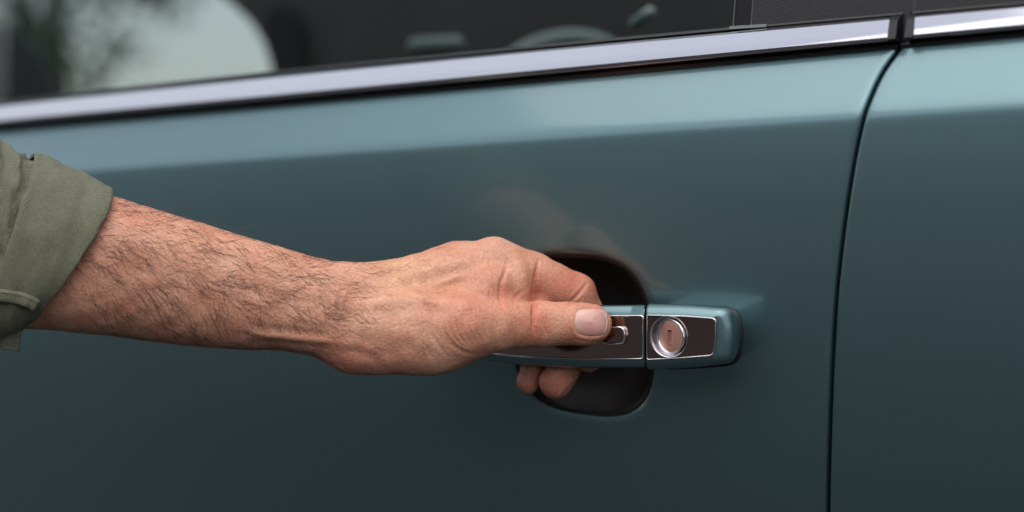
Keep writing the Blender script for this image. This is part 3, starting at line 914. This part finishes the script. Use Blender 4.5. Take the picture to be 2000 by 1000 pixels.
tone = np.tile(np.array([0.64, 0.318, 0.208]), (len(P), 1))
def tint(c, r, col, amt):
    q = ((P[:, 0] - c[0]) / r[0]) ** 2 + ((P[:, 1] - c[1]) / r[1]) ** 2
    a = (amt * np.exp(-0.5 * q))[:, None]
    tone[:] = tone * (1 - a) + np.array(col) * a
RED, YEL, PALE = (0.62, 0.205, 0.135), (0.64, 0.355, 0.20), (0.70, 0.40, 0.285)
tint((1110, 550), (40, 26), RED, 0.7); tint((1160, 640), (30, 40), RED, 0.35); tint((1050, 620), (26, 26), RED, 0.3)
tint((1060, 745), (60, 40), RED, 0.75); tint((930, 630), (40, 34), RED, 0.35); tint((690, 710), (60, 24), RED, 0.6)
tint((790, 545), (70, 40), YEL, 0.6); tint((980, 490), (30, 20), PALE, 0.5); tint((770, 640), (60, 50), PALE, 0.35)
tint((1000, 560), (40, 30), RED, 0.3); tint((300, 430), (120, 40), RED, 0.25); tint((880, 590), (40, 20), RED, 0.3)
tint((1052, 628), (13, 26), (0.58, 0.17, 0.11), 0.55); tint((985, 570), (8, 22), RED, 0.5); tint((1047, 560), (6, 26), RED, 0.6)
tint((250, 520), (160, 90), (0.57, 0.285, 0.185), 0.5)

person = obj('person', to_world(P), Q, M_SKIN)
tag(person, 'bare hairy forearm and left hand gripping the car door handle, olive sleeve rolled up', 'person')
at = person.data.attributes.new('tone', 'FLOAT_COLOR', 'POINT')
at.data.foreach_set('color', np.hstack([tone, np.ones((len(P), 1))]).ravel().astype(np.float32))

# ---- thumb nail: a curved plate over its bed
nc = np.array(nail).mean(0)
V = []; rings = [0.0, 0.35, 0.65, 0.85, 0.95, 1.0]
cy = 632.0
qx, qy = np.meshgrid(np.arange(1126, 1184, 2.0), np.arange(606, 654, 2.0))
qx, qy = qx.ravel(), qy.ravel(); qh = height(qx, qy)
keep = ~np.isnan(qh); qx, qy, qh = qx[keep], qy[keep], qh[keep]
def nail_terms(x, y):
    u = (np.asarray(x, float) - 1155) / 30; v = (np.asarray(y, float) - 630) / 25
    return np.stack([np.ones_like(u), u, u * u, u ** 3, v, v * v, u * v, v ** 4], -1)
ncf = np.linalg.lstsq(nail_terms(qx, qy), qh, rcond=None)[0]
nail_w = lambda x, y: float(nail_terms(x, y) @ ncf)
nw = 0.0
NL = []
for r_ in rings:
    for p in nail:
        q = nc + (p - nc) * (r_ if r_ > 0 else 0.001)
        NL.append((q[0], q[1], nail_w(q[0], q[1]) + nw + 1.0 - (2.4 if r_ == 1.0 else 0.6 if r_ == 0.95 else 0)))
nl = obj('thumbnail', to_world(NL), grid_faces(len(rings), len(nail), True), M_NAIL, person)
nq = np.array(NL); lun = np.exp(-0.5 * (((nq[:, 0] - 1119) / 11) ** 2 + ((nq[:, 1] - 629) / 17) ** 2))[:, None]
ncol = np.array([[0.66, 0.335, 0.275]]) * (1 - 0.7 * lun) + np.array([[0.74, 0.50, 0.43]]) * 0.7 * lun
na = nl.data.attributes.new('tone', 'FLOAT_COLOR', 'POINT')
na.data.foreach_set('color', np.hstack([ncol, np.ones((len(ncol), 1))]).ravel().astype(np.float32))
# pale lunula/free edge
fe = []
cols = 24
for k in range(cols + 1):
    y = 611 + (650 - 611) * k / cols
    xo = 1188 - 9 * ((y - 630) / 26) ** 2
    for dx, dw in ((-3.6, 0.4), (-1.5, 0.9), (0.6, -1.0), (-1.0, -2.5)):
        fe.append((xo + dx, y, nail_w(xo + dx, y) + nw + 1.2 + dw))
obj('nail_free_edge', to_world(fe), grid_faces(cols + 1, 4), M_NAILTIP, nl)
# nail of the middle finger, seen edge-on below the handle
V = []
for i in range(9):
    for j in range(5):
        t = i / 8; s_ = (j / 4 - 0.5) * 2
        x = 1118 - 26 * t; y = 738 + 30 * t
        V.append((x + 3 * abs(s_) - 2, y + 1.5 * abs(s_), -128 + 14 * s_ - 6))
obj('fingernail', to_world(V), grid_faces(9, 5), M_NAILTIP, person)

# ---- hairs on the forearm and wrist
def hair_dir(x, y):
    u = np.clip((y - (0.20 * (x - 220) + 400)) / 230.0, 0, 1)      # 0 at the upper edge, 1 at the lower
    ang = np.interp(u, [0, 0.25, 0.5, 0.75, 1.0], np.radians([14, 18, 34, 58, 40]))
    ang = ang * np.interp(x, [0, 250, 500, 620, 760, 950], [0.8, 1.0, 1.0, 0.8, 0.15, 0.0])
    return ang
def density(x, y):
    u = (y - (0.20 * (x - 220) + 400)) / 230.0
    a = np.interp(x, [40, 140, 230, 560, 690, 760, 860, 930], [0.22, 0.5, 1.0, 1.0, 0.75, 0.32, 0.16, 0])
    b = np.interp(u, [-0.2, 0.0, 0.3, 0.6, 0.85, 1.0, 1.1], [0.7, 1, 1, 0.9, 0.55, 0.5, 0.4])
    n = 0.55 + 0.9 * np.clip(noise.noise(Vector((x / 60, y / 35, 3.1))) + 0.35, 0, 1)
    if x > 660 and y > 640: a *= 0.15
    if x > 700 and y > 600: a *= 0.3
    return a * b * n
hp, sizes, rad = [], [], []
tries = 0
while len(sizes) < 2000 and tries < 60000:
    tries += 1
    x = random.uniform(30, 930); y = random.uniform(370, 735)
    w_ = height(x, y)
    if np.isnan(w_) or random.random() > density(x, y): continue
    ln = (26 + 62 * random.random() ** 1.4) * (0.45 if x > 760 else 0.7 if x > 690 else 1.0)
    clump = noise.noise(Vector((x / 38, y / 38, 9.0)))
    a = hair_dir(x, y) + 0.7 * clump + random.gauss(0, 0.30); thick = random.uniform(0.45, 1.2)
    curl = random.gauss(0, 0.07) + 0.06 * noise.noise(Vector((x / 50, y / 50, 1.0)))
    lift = random.uniform(0.15, 0.75)
    n_p = 8; st = ln / (n_p - 1)
    cx, cy_, cw = x, y, float(w_)
    for k in range(n_p):
        hp.append((cx, cy_, cw + (0.2 if k else -1.0) + lift * 7 * (k / 7) ** 1.3)); rad.append(0.000062 * thick * (1 - 0.75 * k / 7))
        a += curl
        cx += st * math.cos(a); cy_ += st * math.sin(a)
        hn = height(cx, cy_)
        cw = float(hn) if not np.isnan(hn) else cw - 1.0
    sizes.append(n_p)
# hairs standing out along both edges of the arm
for k in range(330):
    x = random.uniform(215, 720)
    upper = random.random() < 0.5
    col = np.nonzero(any_[int((x - gx[0]) / H)])[0]
    y = gy[col[0]] + 2 if upper else gy[col[-1]] - 2
    if not upper and x > 560: continue
    w_ = float(height(x, y)) if not np.isnan(height(x, y)) else 0.0
    ln = random.uniform(7, 16); a = (-0.22 if upper else 0.42) + random.gauss(0, 0.28) + (0.18 if upper else 0.05)
    for j in range(8):
        hp.append((x + ln * j / 7 * math.cos(a), y + ln * j / 7 * math.sin(a) + 0.03 * j * j * (1 if upper else -1), w_ + random.uniform(-6, 2) * 0 + 0.5 * j)); rad.append(0.000055 * (1 - 0.75 * j / 7))
    sizes.append(8)
hc = bpy.data.hair_curves.new('arm_hair')
hc.add_curves(sizes)
hc.attributes['position'].data.foreach_set('vector', to_world(hp).ravel().astype(np.float32))
ra = hc.attributes.get('radius') or hc.attributes.new('radius', 'FLOAT', 'POINT')
ra.data.foreach_set('value', np.array(rad, np.float32))
hc.materials.append(M_HAIR)
ho = bpy.data.objects.new('arm_hair', hc); COL.objects.link(ho); ho.parent = person
ho['kind'] = 'stuff'

# ---- sleeve and rolled cuff
def ring(T, B, bulge, wc, wd, grow_, th, p=2.2):
    """point of a cloth section: T upper, B lower silhouette point in the photo, bulge along the arm, depth wd"""
    T = np.array(T, float); B = np.array(B, float)
    c = (T + B) / 2; hv = (T - B) / 2; L = np.linalg.norm(hv); ax = np.array([-hv[1], hv[0]]) / L      # along the arm, to the right
    if ax[0] < 0: ax = -ax
    cs, sn = math.cos(th), math.sin(th)
    m = (abs(cs) ** p + abs(sn) ** p) ** (-1 / p)
    cs *= m; sn *= m
    q = c + hv * (1 + grow_ / L) * cs + ax * bulge * sn
    return np.array([q[0], q[1], wc + (wd + grow_) * sn])
NT = 140
def cloth(name, stations, parent, fold, amp, cover=True):
    V = []
    for (T, B, bulge, wc, wd, g_) in stations:
        for k in range(NT):
            th = 2 * math.pi * k / NT
            V.append(ring(T, B, bulge, wc, wd, g_, th))
    V = np.array(V)
    W = []
    for i, p in enumerate(V):
        a = Vector((p[0] / fold[0], p[1] / fold[1], p[2] / 80))
        dsp = amp * (noise.noise(a) + 0.5 * noise.noise(a * 2.3))
        W.append(dsp)
    Fq = np.array(grid_faces(len(stations), NT, True))
    nn = vnormals(V, Fq)
    ctr = V.mean(0)
    if np.mean(np.sum(nn * (V - ctr), 1)) < 0: nn = -nn
    V = V + nn * np.array(W)[:, None]
    return obj(name, to_world(V), Fq, M_CLOTH, parent)
def lerp(a, b, t): return tuple(np.array(a, float) * (1 - t) + np.array(b, float) * t)
# cuff between its inner hem (E) and its free edge (A)
A_T, A_B = (217, 366), (42, 640); E_T, E_B = (66, 296), (-84, 700)
def st(t, g_): return (lerp(A_T, E_T, t), lerp(A_B, E_B, t), 26 - 10 * t, lerp((8,), (4,), t)[0], lerp((142,), (150,), t)[0], g_)
cs = [st(0.55, -16), st(0.25, -13), st(0.06, -11), st(0.012, -9), st(0.0, -6), st(-0.004, -3), st(0.004, -0.8), st(0.02, 0.3), st(0.05, 0.8)]
cs += [st(t, 1.2 + 2.0 * math.sin(math.pi * t)) for t in np.linspace(0.1, 0.93, 26)]
cs += [st(0.965, 1.0), st(0.985, 0.0), st(0.995, -2), st(0.995, -6), st(0.98, -10)]
sl_st = [((66, 312), (-76, 690), 14, 4, 140, -3), ((30, 292), (-110, 690), 14, 4, 143, -2), ((0, 274), (-145, 680), 12, 4, 148, 0), ((-60, 240), (-200, 660), 10, 4, 152, 2),
         ((-150, 195), (-290, 620), 8, 6, 160, 2), ((-260, 140), (-400, 560), 6, 10, 170, 0), ((-400, 60), (-560, 480), 4, 15, 180, 0)]
dense = []
for a, b in zip(sl_st[:-1], sl_st[1:]):
    for t in np.linspace(0, 1, 10, endpoint=False):
        dense.append((lerp(a[0], b[0], t), lerp(a[1], b[1], t), a[2], a[3] + (b[3] - a[3]) * t, a[4] + (b[4] - a[4]) * t, 0))
sleeve = cloth('sleeve', dense, person, (22, 70), 13.0)
cuff = cloth('cuff', cs, sleeve, (30, 85), 6.0)
# stitched hem and the loose tab of the roll under the arm
def strip(name, pts, half, wfun, thick, m, parent, nseg=30):
    pts = np.array(pts, float)
    L = np.concatenate([[0], np.cumsum(np.linalg.norm(np.diff(pts, axis=0), axis=1))])
    V = []
    for s_ in np.linspace(0, L[-1], nseg):
        c = np.array([np.interp(s_, L, pts[:, 0]), np.interp(s_, L, pts[:, 1])])
        c2_ = np.array([np.interp(min(s_ + 1, L[-1]), L, pts[:, 0]), np.interp(min(s_ + 1, L[-1]), L, pts[:, 1])])
        c1_ = np.array([np.interp(max(s_ - 1, 0), L, pts[:, 0]), np.interp(max(s_ - 1, 0), L, pts[:, 1])])
        t = (c2_ - c1_); t /= np.linalg.norm(t); nrm_ = np.array([-t[1], t[0]])
        w_ = wfun(s_ / L[-1])
        for a, dw in ((-1, 0), (-0.9, thick), (-0.4, thick * 1.25), (0.4, thick * 1.25), (0.9, thick), (1, 0), (0.9, -thick), (-0.9, -thick)):
            q = c + nrm_ * half * a
            V.append((q[0], q[1], w_ + dw + 1.5 * noise.noise(Vector((q[0] / 14, q[1] / 14, 2)))))
    F = grid_faces(nseg, 8, True) + [tuple(range(8)), tuple(range((nseg - 1) * 8, nseg * 8))]
    return obj(name, to_world(V), F, m, parent)
from mathutils.bvhtree import BVHTree
bv = BVHTree.FromPolygons([v.co[:] for v in cuff.data.vertices], [p.vertices[:] for p in cuff.data.polygons])
def cuff_w(x, y, dflt):
    d = ray(x, y); hit = bv.ray_cast(Vector(CAM), Vector(d).normalized())
    if hit[0] is None: return dflt
    return (D0 + 0.0200 - (np.array(hit[0]) - CAM) @ FW) * PXM
hem_px = np.array([(-60, 578), (-20, 577), (0, 577), (20, 579), (40, 583), (60, 590), (72, 598)], float)
hem_w = [cuff_w(a, b - 6, 100) for a, b in hem_px]
hem_w = np.minimum(hem_w, np.roll(hem_w, 1) + 20)
strip('cuff_hem', hem_px, 13, lambda t: float(np.interp(t, np.linspace(0, 1, 7), hem_w)) + 2, 5, M_CLOTH, sleeve)
parts = []
for k in range(26):
    t0 = k / 26; t1 = t0 + 0.024
    q = []
    for t in (t0, t1):
        a_ = np.interp(t, np.linspace(0, 1, 7), hem_px[:, 0]); b_ = np.interp(t, np.linspace(0, 1, 7), hem_px[:, 1]) - 7
        q.append((a_, b_, float(np.interp(t, np.linspace(0, 1, 7), hem_w)) + 9))
    a_, b_ = to_world(q)
    parts.append(tube([a_, b_], [0.0003, 0.0003], 6))
obj('stitching', *join_mesh(parts), M_THREAD, sleeve)
strip('cuff_tab', [(12, 596), (16, 625), (20, 655), (16, 684)], 22, lambda t: 75 - 20 * t, 6, M_CLOTH, sleeve)
